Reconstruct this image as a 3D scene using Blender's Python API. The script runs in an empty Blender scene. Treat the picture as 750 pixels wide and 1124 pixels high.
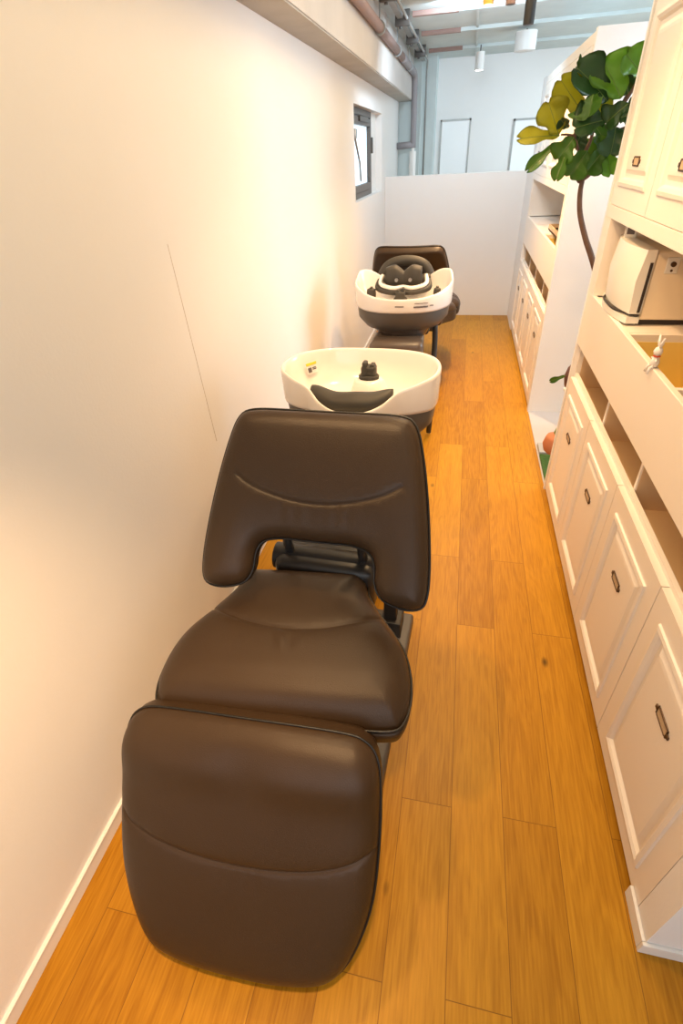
import bpy, bmesh, math, random
from mathutils import Vector, Matrix
from mathutils.geometry import delaunay_2d_cdt
random.seed(7)
S = bpy.context.scene
COL = S.collection
PI = math.pi
# ------------------------------------------------------------------ camera
H = 1.6
FPX, PITCH, YAW, ROLL = 543.6, .6234, .2433, -.058
CX, CY = 375., 562.
fw = Vector((-math.sin(YAW)*math.cos(PITCH), math.cos(YAW)*math.cos(PITCH), -math.sin(PITCH)))
r0 = fw.cross(Vector((0, 0, 1))).normalized(); u0 = r0.cross(fw)
cr = r0*math.cos(ROLL)+u0*math.sin(ROLL); cu = cr.cross(fw)
CAM = Vector((0, 0, H))
cd = bpy.data.cameras.new('camera'); cam = bpy.data.objects.new('camera', cd); COL.objects.link(cam)
cd.sensor_fit = 'VERTICAL'; cd.sensor_height = 36.; cd.sensor_width = 24.
cd.lens = 36.*FPX/1124.; cd.clip_start = .02
M = Matrix((cr, cu, -fw)).transposed().to_4x4(); M.translation = CAM
cam.matrix_world = M
S.camera = cam
# ------------------------------------------------------------------ world, light, exposure
S.view_settings.view_transform = 'Standard'; S.view_settings.look = 'None'
S.view_settings.gamma = 1; S.view_settings.use_curve_mapping = False
S.view_settings.exposure = 0.1
w = bpy.data.worlds.new('world'); S.world = w; w.use_nodes = True
w.node_tree.nodes['Background'].inputs[0].default_value = (.75, .87, 1, 1)
w.node_tree.nodes['Background'].inputs[1].default_value = 1.0
WARM = (1, .60, .28); COOL = (.80, .90, 1.0)
def spot(name, loc, aim, power, col=WARM, ang=120, blend=1.0, r=.035):
    l = bpy.data.lights.new(name, 'SPOT'); l.energy = power; l.color = col
    l.spot_size = math.radians(ang); l.spot_blend = blend; l.shadow_soft_size = r
    o = bpy.data.objects.new(name, l); COL.objects.link(o); o.location = loc
    o.rotation_euler = (Vector(aim)-Vector(loc)).to_track_quat('-Z', 'Y').to_euler()
def area(name, loc, aim, sx, sy, power, col=COOL):
    l = bpy.data.lights.new(name, 'AREA'); l.energy = power; l.color = col
    l.shape = 'RECTANGLE'; l.size = sx; l.size_y = sy
    o = bpy.data.objects.new(name, l); COL.objects.link(o); o.location = loc
    o.rotation_euler = (Vector(aim)-Vector(loc)).to_track_quat('-Z', 'Y').to_euler()
for i, (lx, ly, tx, ty, p, tz) in enumerate(((.0, .05, -.84, .36, 190, .05), (-.45, .95, .6, 1.35, 48, .6), (.02, 1.95, .12, 2.2, 56, 0), (.12, 2.75, -.80, 2.6, 32, .4),
                                   (.12, 3.3, .2, 3.4, 75, 0), (.12, 4.2, .2, 4.1, 135, 0))):
    spot('spot_light', (lx, ly, 2.2), (tx, ty, tz), p, ang=54 if i == 0 else 120)
area('ceiling_fill', (-.05, 2.4, 2.4), (-.05, 2.4, 0), .9, 4.6, 28, (1, .77, .46))  # added warm fill without a fixture, evens out the spots
area('daylight_fill_behind', (.6, -1.9, 1.5), (.3, 1, .9), 2.6, 1.6, 27, (.92, .95, 1))  # unseen area lamp standing in for cool daylight behind the camera
area('back_room_light', (1.6, 6.95, 2.4), (1.4, 7.05, 0), 2.4, .7, 17, (.80, .95, 1))
area('gap_fill', (1.0, 3.1, 1.8), (.1, 6.2, 1.0), .5, .6, 3, (.68, .82, 1))  # weak cool fill added inside the gap, aimed at the partition
area('far_end_fill', (-.1, 4.9, 2.38), (-.1, 6.25, .9), .5, .3, 18, (.66, .84, 1))  # cool fill added over the corridor end to brighten the partition
area('cool_fill_right', (3.9, 4.6, 1.5), (0, 5.2, 1.9), 4.2, 1.7, 190, (.66, .84, 1))  # large added fill from out of view, lifts ceiling and back room
# ------------------------------------------------------------------ plan
X = .564; L = -.871; YP = 6.264; CEIL = 2.45
def ray(a, b): return fw+cr*((a-CX)/FPX)-cu*((b-CY)/FPX)
def at(a, b, Y):
    d = ray(a, b); return CAM+d*(Y/d.y)
# ------------------------------------------------------------------ materials
def mat(name, col, rough=.5, metal=0, noise=0, nscale=8, bump=0, bscale=60, coat=0, emit=None, trans=0, col2=None, spec=.5):
    m = bpy.data.materials.new(name); m.use_nodes = True
    nt = m.node_tree; b = nt.nodes['Principled BSDF']
    b.inputs['Base Color'].default_value = (*col, 1); b.inputs['Roughness'].default_value = rough
    b.inputs['Metallic'].default_value = metal; b.inputs['Coat Weight'].default_value = coat
    b.inputs['Specular IOR Level'].default_value = spec
    if trans: b.inputs['Transmission Weight'].default_value = trans
    if emit: b.inputs['Emission Color'].default_value = (*emit[:3], 1); b.inputs['Emission Strength'].default_value = emit[3]
    tc = nt.nodes.new('ShaderNodeTexCoord')
    n = nt.nodes.new('ShaderNodeTexNoise'); n.inputs['Scale'].default_value = nscale; n.inputs['Detail'].default_value = 6
    nt.links.new(tc.outputs['Object'], n.inputs['Vector'])
    mx = nt.nodes.new('ShaderNodeMix'); mx.data_type = 'RGBA'
    c2 = col2 if col2 else tuple(max(0, c*(1-noise)) for c in col)
    mx.inputs['A'].default_value = (*col, 1); mx.inputs['B'].default_value = (*c2, 1)
    nt.links.new(n.outputs['Fac'], mx.inputs['Factor']); nt.links.new(mx.outputs['Result'], b.inputs['Base Color'])
    if bump:
        n2 = nt.nodes.new('ShaderNodeTexNoise'); n2.inputs['Scale'].default_value = bscale; n2.inputs['Detail'].default_value = 4
        nt.links.new(tc.outputs['Object'], n2.inputs['Vector'])
        bp = nt.nodes.new('ShaderNodeBump'); bp.inputs['Strength'].default_value = bump; bp.inputs['Distance'].default_value = .01
        nt.links.new(n2.outputs['Fac'], bp.inputs['Height']); nt.links.new(bp.outputs['Normal'], b.inputs['Normal'])
    return m
WALL = mat('white_wallpaper', (.84, .82, .80), .75, noise=.02, bump=.06, bscale=120)
BINTINT = mat('bin_bounce_honey', (.95, .70, .20), .5, noise=.12, nscale=5)  # warm bounced light in the bins, put into the colour
CUBBYTINT = mat('cubby_bounce_tan', (.80, .56, .32), .55, noise=.15, nscale=5)  # orange-brown shade of the cubbies, put into the colour
WOODW = mat('white_cabinet_paint', (.86, .79, .71), .38, noise=.02, bump=.01, nscale=3)
DOORW = mat('bright_white_door', (.93, .93, .93), .5, noise=.01)
TRIM = mat('white_trim', (.82, .80, .77), .45, noise=.03)
LEATHER = mat('black_leather', (.046, .027, .014), .37, noise=.25, nscale=4, bump=.12, bscale=420, spec=.28)
PIPING = mat('black_piping', (.008, .007, .006), .4, noise=.1)
BLACKP = mat('black_plastic', (.02, .018, .017), .42, noise=.2, bump=.02)
GREYP = mat('dark_grey_shell', (.085, .075, .066), .40, noise=.15)
GREYG = mat('glossy_brown_grey_cover', (.12, .09, .07), .25, noise=.15)
CERAM = mat('white_ceramic', (.84, .80, .76), .18, noise=.02, coat=.4)
PAD = mat('dark_rubber_pad', (.045, .040, .032), .55, noise=.3, nscale=15)
STEEL = mat('steel', (.6, .6, .6), .3, 1, noise=.1)
BRONZE = mat('bronze', (.10, .055, .03), .4, .6, noise=.3, nscale=40)
PAPER = mat('label_card', (.55, .40, .25), .7, noise=.1)
WFRAME = mat('window_aluminium', (.11, .095, .085), .4, .2, noise=.1)
FROST = mat('frosted_glass', (.70, .85, .95), .5, noise=.05, emit=(.72, .88, 1, .75))
CONC = mat('concrete', (.70, .77, .76), .85, noise=.3, nscale=3, bump=.4, bscale=14)
CONCW = mat('beam_concrete', (.52, .49, .44), .85, noise=.3, nscale=5, bump=.3, bscale=20)
BEAMP = mat('beam_face_paint', (.66, .61, .57), .8, noise=.35, nscale=2.2, bump=.2, bscale=25)
PIPE = mat('insulated_pipe', (.34, .31, .32), .6, noise=.2, nscale=6)
COPPER = mat('rust_pipe', (.36, .22, .18), .55, noise=.3)
RAILM = mat('galvanised_rail', (.45, .46, .45), .45, .6, noise=.3, nscale=20)
APPL2 = mat('bounce_tinted_enamel', (.82, .68, .48), .4, noise=.03)  # cream enamel tinted beige to carry warm indirect light
APPL = mat('cream_enamel', (.80, .77, .70), .3, noise=.02, coat=.2)
CARD2 = mat('pale_joint', (.70, .62, .54), .7)
DARK = mat('dark_gasket', (.03, .02, .015), .6, noise=.1)
TERRA = mat('terracotta', (.55, .20, .09), .7, noise=.25)
POTG = mat('dark_brown_pot', (.13, .06, .05), .5, noise=.25)
BARK = mat('fig_bark', (.17, .09, .055), .8, noise=.45, nscale=30, bump=.4)
LEAFS = [mat('leaf_dark', (.05, .13, .03), .3, noise=.5, nscale=10, bump=.2, bscale=25),
         mat('leaf_mid', (.10, .25, .022), .32, noise=.4, nscale=10, bump=.2, bscale=25),
         mat('leaf_bright', (.20, .42, .03), .35, noise=.35, nscale=9, bump=.2, bscale=25),
         mat('leaf_yellow', (.46, .46, .03), .38, noise=.35, nscale=9, bump=.2, bscale=25)]
VEIN = mat('leaf_vein', (.16, .24, .05), .5, noise=.1)
TURF = mat('green_turf', (.06, .16, .02), .9, noise=.5, nscale=90, bump=1, bscale=200)
STONE = mat('grey_stone', (.42, .43, .44), .7, noise=.2, bump=.1)
TILE = mat('pale_tile', (.50, .50, .53), .6, noise=.04)
GOLD = mat('brass', (.75, .42, .10), .3, .8, noise=.1)
YEL = mat('yellow_print', (.85, .65, .05), .5, noise=.05)
INK = mat('dark_print', (.12, .10, .10), .6, noise=.05)
RED = mat('red_cloth', (.70, .10, .04), .6, noise=.1)
LAMPON = mat('lit_lamp_glass', (.9, .9, .85), .4, emit=(1, .97, .9, 10))
LAMPW = mat('lit_warm_glass', (.9, .8, .6), .4, emit=(1, .6, .2, 4))

def wood():
    m = bpy.data.materials.new('oak_planks'); m.use_nodes = True
    nt = m.node_tree; N = nt.nodes; K = nt.links; b = N['Principled BSDF']
    tc = N.new('ShaderNodeTexCoord'); mp = N.new('ShaderNodeMapping')
    mp.inputs['Rotation'].default_value = (0, 0, PI/2); mp.inputs['Location'].default_value = (.3, .042, 0)
    K.new(tc.outputs['Object'], mp.inputs['Vector'])
    br = N.new('ShaderNodeTexBrick'); br.offset = .37; br.offset_frequency = 2
    br.inputs['Color1'].default_value = (0, 0, 0, 1); br.inputs['Color2'].default_value = (1, 1, 1, 1)
    br.inputs['Mortar'].default_value = (.5, .5, .5, 1)
    br.inputs['Scale'].default_value = 1; br.inputs['Mortar Size'].default_value = .0013; br.inputs['Mortar Smooth'].default_value = .6
    br.inputs['Brick Width'].default_value = 1.15; br.inputs['Row Height'].default_value = .148
    K.new(mp.outputs['Vector'], br.inputs['Vector'])
    # grain, shifted per plank
    sh = N.new('ShaderNodeVectorMath'); sh.operation = 'MULTIPLY_ADD'
    K.new(br.outputs['Color'], sh.inputs[0]); sh.inputs[1].default_value = (7, 3, 5); K.new(mp.outputs['Vector'], sh.inputs[2])
    st = N.new('ShaderNodeMapping'); st.inputs['Scale'].default_value = (1.3, 11, 1); K.new(sh.outputs['Vector'], st.inputs['Vector'])
    n1 = N.new('ShaderNodeTexNoise'); n1.inputs['Scale'].default_value = 1.6; n1.inputs['Detail'].default_value = 5; n1.inputs['Distortion'].default_value = 1.6
    K.new(st.outputs['Vector'], n1.inputs['Vector'])
    st2 = N.new('ShaderNodeMapping'); st2.inputs['Scale'].default_value = (5, 90, 1); K.new(sh.outputs['Vector'], st2.inputs['Vector'])
    n2 = N.new('ShaderNodeTexNoise'); n2.inputs['Scale'].default_value = 2; n2.inputs['Detail'].default_value = 4
    K.new(st2.outputs['Vector'], n2.inputs['Vector'])
    wv = N.new('ShaderNodeMath'); wv.operation = 'MULTIPLY'; wv.inputs[1].default_value = 22
    K.new(n1.outputs['Fac'], wv.inputs[0])
    sn = N.new('ShaderNodeMath'); sn.operation = 'SINE'; K.new(wv.outputs[0], sn.inputs[0])
    ab = N.new('ShaderNodeMath'); ab.operation = 'MULTIPLY_ADD'; ab.inputs[1].default_value = .06; ab.inputs[2].default_value = 0
    K.new(sn.outputs[0], ab.inputs[0])
    a2 = N.new('ShaderNodeMath'); a2.operation = 'MULTIPLY_ADD'; a2.inputs[1].default_value = .55
    K.new(n2.outputs['Fac'], a2.inputs[0]); K.new(ab.outputs[0], a2.inputs[2])
    a3 = N.new('ShaderNodeMath'); a3.operation = 'MULTIPLY_ADD'; a3.inputs[1].default_value = .22
    K.new(br.outputs['Color'], a3.inputs[0]); K.new(a2.outputs[0], a3.inputs[2])
    rp = N.new('ShaderNodeValToRGB'); e = rp.color_ramp.elements
    e[0].position = .12; e[0].color = (.56, .275, .018, 1)
    e[1].position = .62; e[1].color = (.31, .125, .005, 1)
    K.new(a3.outputs[0], rp.inputs[0])
    # knots
    vk = N.new('ShaderNodeTexVoronoi'); vk.inputs['Scale'].default_value = 2.4
    sk = N.new('ShaderNodeMapping'); sk.inputs['Scale'].default_value = (.7, 1.4, 1); K.new(sh.outputs['Vector'], sk.inputs['Vector'])
    K.new(sk.outputs['Vector'], vk.inputs['Vector'])
    kr = N.new('ShaderNodeValToRGB'); kr.color_ramp.elements[0].position = .015; kr.color_ramp.elements[0].color = (.25, .25, .25, 1)
    kr.color_ramp.elements[1].position = .05; kr.color_ramp.elements[1].color = (1, 1, 1, 1)
    K.new(vk.outputs['Distance'], kr.inputs[0])
    mk = N.new('ShaderNodeMix'); mk.data_type = 'RGBA'; mk.blend_type = 'MULTIPLY'; mk.inputs['Factor'].default_value = 1
    K.new(rp.outputs[0], mk.inputs['A']); K.new(kr.outputs[0], mk.inputs['B'])
    mm = N.new('ShaderNodeMix'); mm.data_type = 'RGBA'; mm.inputs['B'].default_value = (.13, .048, .006, 1)
    fm = N.new('ShaderNodeMath'); fm.operation = 'MULTIPLY'; fm.inputs[1].default_value = .75
    K.new(br.outputs['Fac'], fm.inputs[0]); K.new(fm.outputs[0], mm.inputs['Factor'])
    K.new(mk.outputs['Result'], mm.inputs['A']); K.new(mm.outputs['Result'], b.inputs['Base Color'])
    b.inputs['Roughness'].default_value = .38; b.inputs['Specular IOR Level'].default_value = .22
    bp = N.new('ShaderNodeBump'); bp.inputs['Strength'].default_value = .12; bp.inputs['Distance'].default_value = .004
    K.new(a3.outputs[0], bp.inputs['Height']); K.new(bp.outputs['Normal'], b.inputs['Normal'])
    return m
FLOOR = wood()

# ------------------------------------------------------------------ helpers
def finish(name, bm, m, parent=None, smooth=False, auto=None):
    me = bpy.data.meshes.new(name)
    if smooth:
        for f in bm.faces: f.smooth = True
    if auto is not None:
        for f in bm.faces: f.smooth = True
        for e in bm.edges:
            e.smooth = not (len(e.link_faces) == 2 and e.calc_face_angle(0) > auto)
    bm.to_mesh(me); bm.free(); me.materials.append(m)
    o = bpy.data.objects.new(name, me); COL.objects.link(o)
    if parent: o.parent = parent
    return o
def thing(name, label, cat, loc=(0, 0, 0), rz=0, group=None):
    o = bpy.data.objects.new(name, None); COL.objects.link(o); o.empty_display_size = .1
    o.location = loc; o.rotation_euler = (0, 0, rz); o['label'] = label; o['category'] = cat
    if group: o['group'] = group
    return o
def tag(o, label, cat, group=None):
    o['label'] = label; o['category'] = cat
    if group: o['group'] = group
    return o
def struct(name, bm, m, label=None, auto=None):
    o = finish(name, bm, m, auto=auto); o['kind'] = 'structure'
    if label: o['label'] = label
    return o
def box(bm, a, b, bev=0, seg=2):
    """axis aligned box between corners"""
    a = Vector(a); b = Vector(b); c = (a+b)/2; s = Vector([abs(x) for x in (b-a)])
    r = bmesh.ops.create_cube(bm, size=1); vs = r['verts']
    for v in vs: v.co = Vector((v.co.x*s.x, v.co.y*s.y, v.co.z*s.z))+c
    if bev:
        es = list({e for v in vs for e in v.link_edges})
        bmesh.ops.bevel(bm, geom=es, offset=bev, segments=seg, profile=.5, affect='EDGES')
    return bm
def mbox(*args, **k):
    bm = bmesh.new(); box(bm, *args, **k); return bm
def cyl(bm, p, q, r1, r2=None, n=24, caps=True):
    p = Vector(p); q = Vector(q); r2 = r1 if r2 is None else r2
    d = q-p
    mt = Matrix.Translation((p+q)/2) @ d.to_track_quat('Z', 'Y').to_matrix().to_4x4()
    bmesh.ops.create_cone(bm, cap_ends=caps, segments=n, radius1=r1, radius2=r2, depth=d.length, matrix=mt)
    return bm
def lathe(bm, prof, c=(0, 0, 0), n=32, sx=1, sy=1):
    c = Vector(c); rings = []
    for r, z in prof:
        rings.append([bm.verts.new(c+Vector((r*sx*math.cos(2*PI*i/n), r*sy*math.sin(2*PI*i/n), z))) for i in range(n)])
    for a, b in zip(rings, rings[1:]):
        for i in range(n): bm.faces.new((a[i], a[(i+1) % n], b[(i+1) % n], b[i]))
    bm.faces.new(rings[0][::-1]); bm.faces.new(rings[-1])
    bmesh.ops.recalc_face_normals(bm, faces=bm.faces[:])
    return bm
def tube(bm, pts, rad, n=10, closed=False):
    pts = [Vector(p) for p in pts]; rings = []; N = len(pts); nor = None
    for i, p in enumerate(pts):
        if closed: t = (pts[(i+1) % N]-pts[i-1])
        else: t = pts[min(i+1, N-1)]-pts[max(i-1, 0)]
        t.normalize()
        if nor is None:
            nor = t.cross(Vector((0, 0, 1)))
            if nor.length < .1: nor = t.cross(Vector((1, 0, 0)))
        nor = (nor-t*nor.dot(t)).normalized(); bn = t.cross(nor)
        rr = rad[i] if isinstance(rad, (list, tuple)) else rad
        rings.append([bm.verts.new(p+(nor*math.cos(2*PI*k/n)+bn*math.sin(2*PI*k/n))*rr) for k in range(n)])
    R = range(N) if closed else range(N-1)
    for i in R:
        a = rings[i]; b = rings[(i+1) % N]
        for k in range(n): bm.faces.new((a[k], a[(k+1) % n], b[(k+1) % n], b[k]))
    if not closed: bm.faces.new(rings[0][::-1]); bm.faces.new(rings[-1])
    return bm
def smooth_curve(pts, sub=6, closed=False):
    P = [Vector(p) for p in pts]; n = len(P); out = []
    def g(i): return P[i % n] if closed else P[max(0, min(n-1, i))]
    for i in range(n if closed else n-1):
        a, b, c, d = g(i-1), g(i), g(i+1), g(i+2)
        for s in range(sub):
            t = s/sub
            out.append(.5*((2*b)+(c-a)*t+(2*a-5*b+4*c-d)*t*t+(3*b-a-3*c+d)*t**3))
    if not closed: out.append(P[-1])
    return out
def resample(poly, step, closed=True):
    P = poly+[poly[0]] if closed else poly; d = [0]
    for a, b in zip(P, P[1:]): d.append(d[-1]+(b-a).length)
    n = max(4, int(d[-1]/step)); out = []; j = 0
    for i in range(n if closed else n+1):
        s = d[-1]*i/n
        while j < len(P)-2 and d[j+1] < s: j += 1
        t = (s-d[j])/max(1e-9, d[j+1]-d[j]); out.append(P[j].lerp(P[j+1], min(1, t)))
    return out
def segdist(p, a, b):
    ab = b-a; t = max(0, min(1, (p-a).dot(ab)/max(1e-12, ab.length_squared))); return (p-(a+ab*t)).length
def polydist(p, P, closed=True):
    n = len(P); return min(segdist(p, P[i], P[(i+1) % n]) for i in range(n if closed else n-1))
def inside(p, P):
    c = False; n = len(P)
    for i in range(n):
        a, b = P[i], P[i-1]
        if (a.y > p.y) != (b.y > p.y) and p.x < (b.x-a.x)*(p.y-a.y)/(b.y-a.y)+a.x: c = not c
    return c
def mirror(half):
    h = [Vector(p) for p in half]
    return h+[Vector((-p.x, p.y)) for p in reversed(h[1:-1])] if abs(h[0].x) < 1e-6 and abs(h[-1].x) < 1e-6 else h
def pad(name, half, mapf, T, parent, m, R=.03, drop=.02, dome=.015, seams=(), wrinkles=(), back_r=.015, step=.012, extra=None):
    """upholstered cushion: domed top, rounded rim, seam grooves, side band and back sheet"""
    out = [Vector((p.x, p.y)) for p in resample(smooth_curve([Vector((p[0], p[1], 0)) for p in mirror([(*q,) for q in half])], 8, True), step*.8)]
    pts = list(out); n0 = len(out)
    maxd = .12
    # offset rings
    for dd in (.004, .009, .016):
        for i in range(n0):
            t = (out[(i+1) % n0]-out[i-1]).normalized()
            for q in (out[i]+Vector((-t.y, t.x))*dd,):
                if not inside(q, out): q = out[i]-Vector((-t.y, t.x))*dd
                if inside(q, out) and polydist(q, out) > dd*.8: pts.append(q)
    sm = [resample([Vector((p.x, p.y)) for p in smooth_curve([Vector((*p, 0)) for p in s], 8)], .008, False) for s in seams]
    for s in sm:
        for i, q in enumerate(s):
            t = (s[min(i+1, len(s)-1)]-s[max(i-1, 0)]).normalized(); nn = Vector((-t.y, t.x))
            for o_ in (0, .003, -.003, .007, -.007):
                r = q+nn*o_
                if inside(r, out) and polydist(r, out) > .003: pts.append(r)
    x0 = min(p.x for p in out); x1 = max(p.x for p in out); y0 = min(p.y for p in out); y1 = max(p.y for p in out)
    y = y0; row = 0
    while y < y1:
        x = x0+(step/2 if row % 2 else 0)
        while x < x1:
            q = Vector((x, y))
            if inside(q, out) and polydist(q, out) > .022 and all(polydist(q, s, False) > .011 for s in sm): pts.append(q)
            x += step
        y += step*.87; row += 1
    edges = [(i, (i+1) % n0) for i in range(n0)]
    res = delaunay_2d_cdt([p.to_2d() for p in pts], edges, [], 1, 1e-5)
    V, F = res[0], res[2]
    def height(p):
        d = polydist(p, out); t = min(1, d/R)
        h = -drop+drop*math.sqrt(max(0, 1-(1-t)**2))
        td = min(1, d/maxd); h += dome*(1-(1-td)**2)
        for s in sm:
            ds = polydist(p, s, False); h -= .0045*math.exp(-(ds/.004)**2); h -= .0018*math.exp(-(ds/.02)**2)
        for (wx, wy, wl, ww, a, sl) in wrinkles:
            dx = p.x-wx-sl*(p.y-wy); dy = p.y-wy
            h += a*math.exp(-(dx/ww)**2-(dy/wl)**2)
        if extra: h += extra(p)
        return h
    bm = bmesh.new()
    vt = []
    for v in V:
        vt.append(bm.verts.new(mapf(v.x, v.y, height(v))))
    for f in F:
        try: bm.faces.new([vt[i] for i in f])
        except ValueError: pass
    # side band + back sheet: rings
    bidx = list(range(n0))
    prev = [vt[i] for i in bidx]
    rings = [(0.000, -drop-.004), (.003, -drop-T*.5), (.0, -drop-T+back_r)]
    for k in range(1, 4):
        a = k/3*PI/2; rings.append((-back_r*(1-math.cos(a)), -drop-T+back_r-back_r*math.sin(a)))
    norm = []
    for i in range(n0):
        t = (out[(i+1) % n0]-out[i-1]).normalized(); nn = Vector((t.y, -t.x))
        if inside(out[i]+nn*.002, out): nn = -nn
        norm.append(nn)
    lastpts = None
    for (o_, h) in rings:
        cur = []; lp = []
        for i in range(n0):
            q = out[i]+norm[i]*o_; lp.append(q); cur.append(bm.verts.new(mapf(q.x, q.y, h)))
        for i in range(n0):
            j = (i+1) % n0; bm.faces.new((prev[i], cur[i], cur[j], prev[j]))
        prev = cur; lastpts = lp
    res = delaunay_2d_cdt([p.to_2d() for p in lastpts], edges, [], 1, 1e-7)
    hb = rings[-1][1]
    ok = len(res[0]) == n0
    if ok:
        for f in res[2]:
            try: bm.faces.new([prev[i] for i in f][::-1])
            except ValueError: pass
    else: bm.faces.new(prev[::-1])
    bmesh.ops.recalc_face_normals(bm, faces=bm.faces[:])
    o = finish(name, bm, m, parent, smooth=True)
    pb = bmesh.new(); tube(pb, [mapf(p.x+norm[i].x*.002, p.y+norm[i].y*.002, -drop-.001) for i, p in enumerate(out)], .0028, 8, True)
    finish('piping', pb, PIPING, o, smooth=True)
    return o
def line_map(cx, A, B, cup=0., bend=0., vlen=1., rot=0., piv=0.):
    """plane through A=(y,z) and B=(y,z), local u = across, v = along, h = normal"""
    A = Vector((0, *A)); B = Vector((0, *B)); v = (B-A).normalized(); n = Vector((1, 0, 0)).cross(v)
    if n.z < -.001: n = -n
    def f(u, t, h):
        p = Vector((u, 0, 0))+A+v*t+n*(h+cup*u*u+bend*((t/vlen)**2))
        y = p.y-piv; c_, s_ = math.cos(rot), math.sin(rot)
        return Vector((cx+p.x*c_-y*s_, piv+p.x*s_+y*c_, p.z))
    return f

# ------------------------------------------------------------------ the room shell
bm = mbox((-.92, -2.5, -.1), (4.2, 7.9, 0)); o = struct('floor', bm, FLOOR)
bm = mbox((L-.2, -2.5, CEIL), (4.2, 7.9, CEIL+.12)); struct('ceiling', bm, CONC)
# left wall with window opening
wy0, wy1, wz0, wz1 = 4.585, 6.02, 1.285, 1.905
bm = bmesh.new()
box(bm, (L-.2, -2.5, 0), (L, wy0, CEIL)); box(bm, (L-.2, wy1, 0), (L, 7.4, CEIL))
box(bm, (L-.2, wy0, 0), (L, wy1, wz0)); box(bm, (L-.2, wy0, wz1), (L, wy1, CEIL))
struct('wall_left', bm, WALL)
bm = mbox((L, -2.4, 0), (L+.008, 6.26, .05), bev=.002); box(bm, (L, -2.4, .05), (L+.011, 6.26, .056)); struct('baseboard_left', bm, TRIM)
struct('wall_back', mbox((-1.1, 7.78, 0), (4.2, 7.9, CEIL)), WALL)
struct('wall_front', mbox((L-.2, -2.62, 0), (4.2, -2.5, CEIL)), WALL)
struct('wall_right', mbox((4.1, -2.5, 0), (4.2, 7.78, CEIL)), WALL)
# partition (low wall)
struct('wall_partition', mbox((L, YP, 0), (X+.01, YP+.09, 1.392), bev=.003), WALL)
# window
wf = bmesh.new()
fx = L-.05; a0, a1 = wy0+.0, 5.68; t = .045
def fr(bm, y0, y1, z0, z1, x0, x1, t):
    box(bm, (x0, y0, z0), (x1, y0+t, z1), .003); box(bm, (x0, y1-t, z0), (x1, y1, z1), .003)
    box(bm, (x0, y0+t, z0), (x1, y1-t, z0+t), .003); box(bm, (x0, y0+t, z1-t), (x1, y1-t, z1), .003)
fr(wf, a0, a1, wz0, wz1, fx-.05, fx, t)
win = struct('window_1', wf, WFRAME)
sf = bmesh.new(); fr(sf, a0+.11, a1-.13, wz0+.05, wz1-.06, fx-.03, fx+.02, .05); finish('sash', sf, WFRAME, win)
finish('pane', mbox((fx-.02, a0+.15, wz0+.09), (fx-.012, a1-.17, wz1-.1)), FROST, win)
hb = bmesh.new(); tube(hb, [(fx+.03, a0+.12, 1.72), (fx+.05, a0+.2, 1.55), (fx+.04, a0+.3, 1.42)], .008); box(hb, (fx+.0, a0+.1, 1.70), (fx+.045, a0+.16, 1.76), .004)
finish('stay_arm', hb, STEEL, win, auto=.6)
hb = bmesh.new(); box(hb, (fx, a0+.35, wz1-.09), (fx+.035, a0+.75, wz1-.055), .004); box(hb, (fx, a1-.12, 1.6), (fx+.03, a1-.07, 1.72), .004)
finish('latch', hb, GREYP, win)
struct('wall_window_reveal', mbox((L-.2, a1, wz0), (L-.06, wy1, wz1)), WALL)
# concrete column and beam
cb = mbox((-1.05, 7.42, 0), (-.62, 7.6, CEIL)); box(cb, (-.66, 7.46, 0), (-.455, 7.78, CEIL)); struct('wall_column', cb, CONC)
bb = mbox((L-.0, -2.5, 2.068), (L+.155, 7.42, CEIL)); o = struct('trim_beam', bb, CONCW)
struct('trim_beam_face', mbox((L+.155, -2.5, 2.075), (L+.16, 7.42, CEIL-.02)), BEAMP)
# faint panel joint on the left wall
def hitx(a, b, x):
    d = ray(a, b); return CAM+d*((x-CAM.x)/d.x)
p0 = hitx(184, 268, L+.0008); p1 = hitx(238, 484, L+.0008)
bm = bmesh.new(); tube(bm, [p0, p1], .0009, 6); struct('trim_wall_joint', bm, CARD2)

# far flush doors
def flat_door(n, x0, x1, z1):
    b = bmesh.new(); y = 7.78
    box(b, (x0, y-.012, 0), (x0+.02, y, z1)); box(b, (x1-.02, y-.012, 0), (x1, y, z1)); box(b, (x0, y-.012, z1-.02), (x1, y, z1))
    d = struct('door_%d' % n, b, RAILM)
    finish('door_leaf', mbox((x0+.02, y-.008, 0), (x1-.02, y, z1-.02)), DOORW, d)
    hb = bmesh.new(); tube(hb, [(x1-.07, y-.01, 1.0), (x1-.07, y-.05, 1.0), (x1-.15, y-.05, 1.0)], .009); finish('door_handle', hb, STEEL, d)
flat_door(1, -.40, -.035, 1.89); flat_door(2, .46, 1.1, 1.855)

# wall boxes around the cabinets (white plastered)
TOP = 2.06
def wallbox(name, y0, y1, cy0, cy1):
    b = bmesh.new()
    box(b, (X, y0, 0), (1.2, cy0, TOP)); box(b, (X, cy1, 0), (1.2, y1, TOP)); box(b, (1.1, cy0, 0), (1.2, cy1, TOP))
    return struct(name, b, WALL)
wallbox('wall_near_cabinets', .486, 2.565, .555, 2.545)
b = bmesh.new(); box(b, (X, 3.6, 0), (1.3, 3.65, TOP)); box(b, (1.1, 3.65, 0), (1.3, 5.75, TOP)); box(b, (X, 5.70, 0), (1.3, 5.95, TOP)); box(b, (X, 5.95, 0), (1.3, 6.37, 1.392))
struct('wall_far_cabinets', b, WALL)
b = bmesh.new(); box(b, (X-.009, .4865, 0), (X-.0005, .600, .05), .0015); box(b, (X-.009, .477, 0), (1.2, .486, .05), .002); struct('baseboard_right', b, TRIM)
struct('trim_gap_floor', mbox((X+.005, 2.565, 0), (1.6, 3.6, .006)), TILE)

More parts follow.
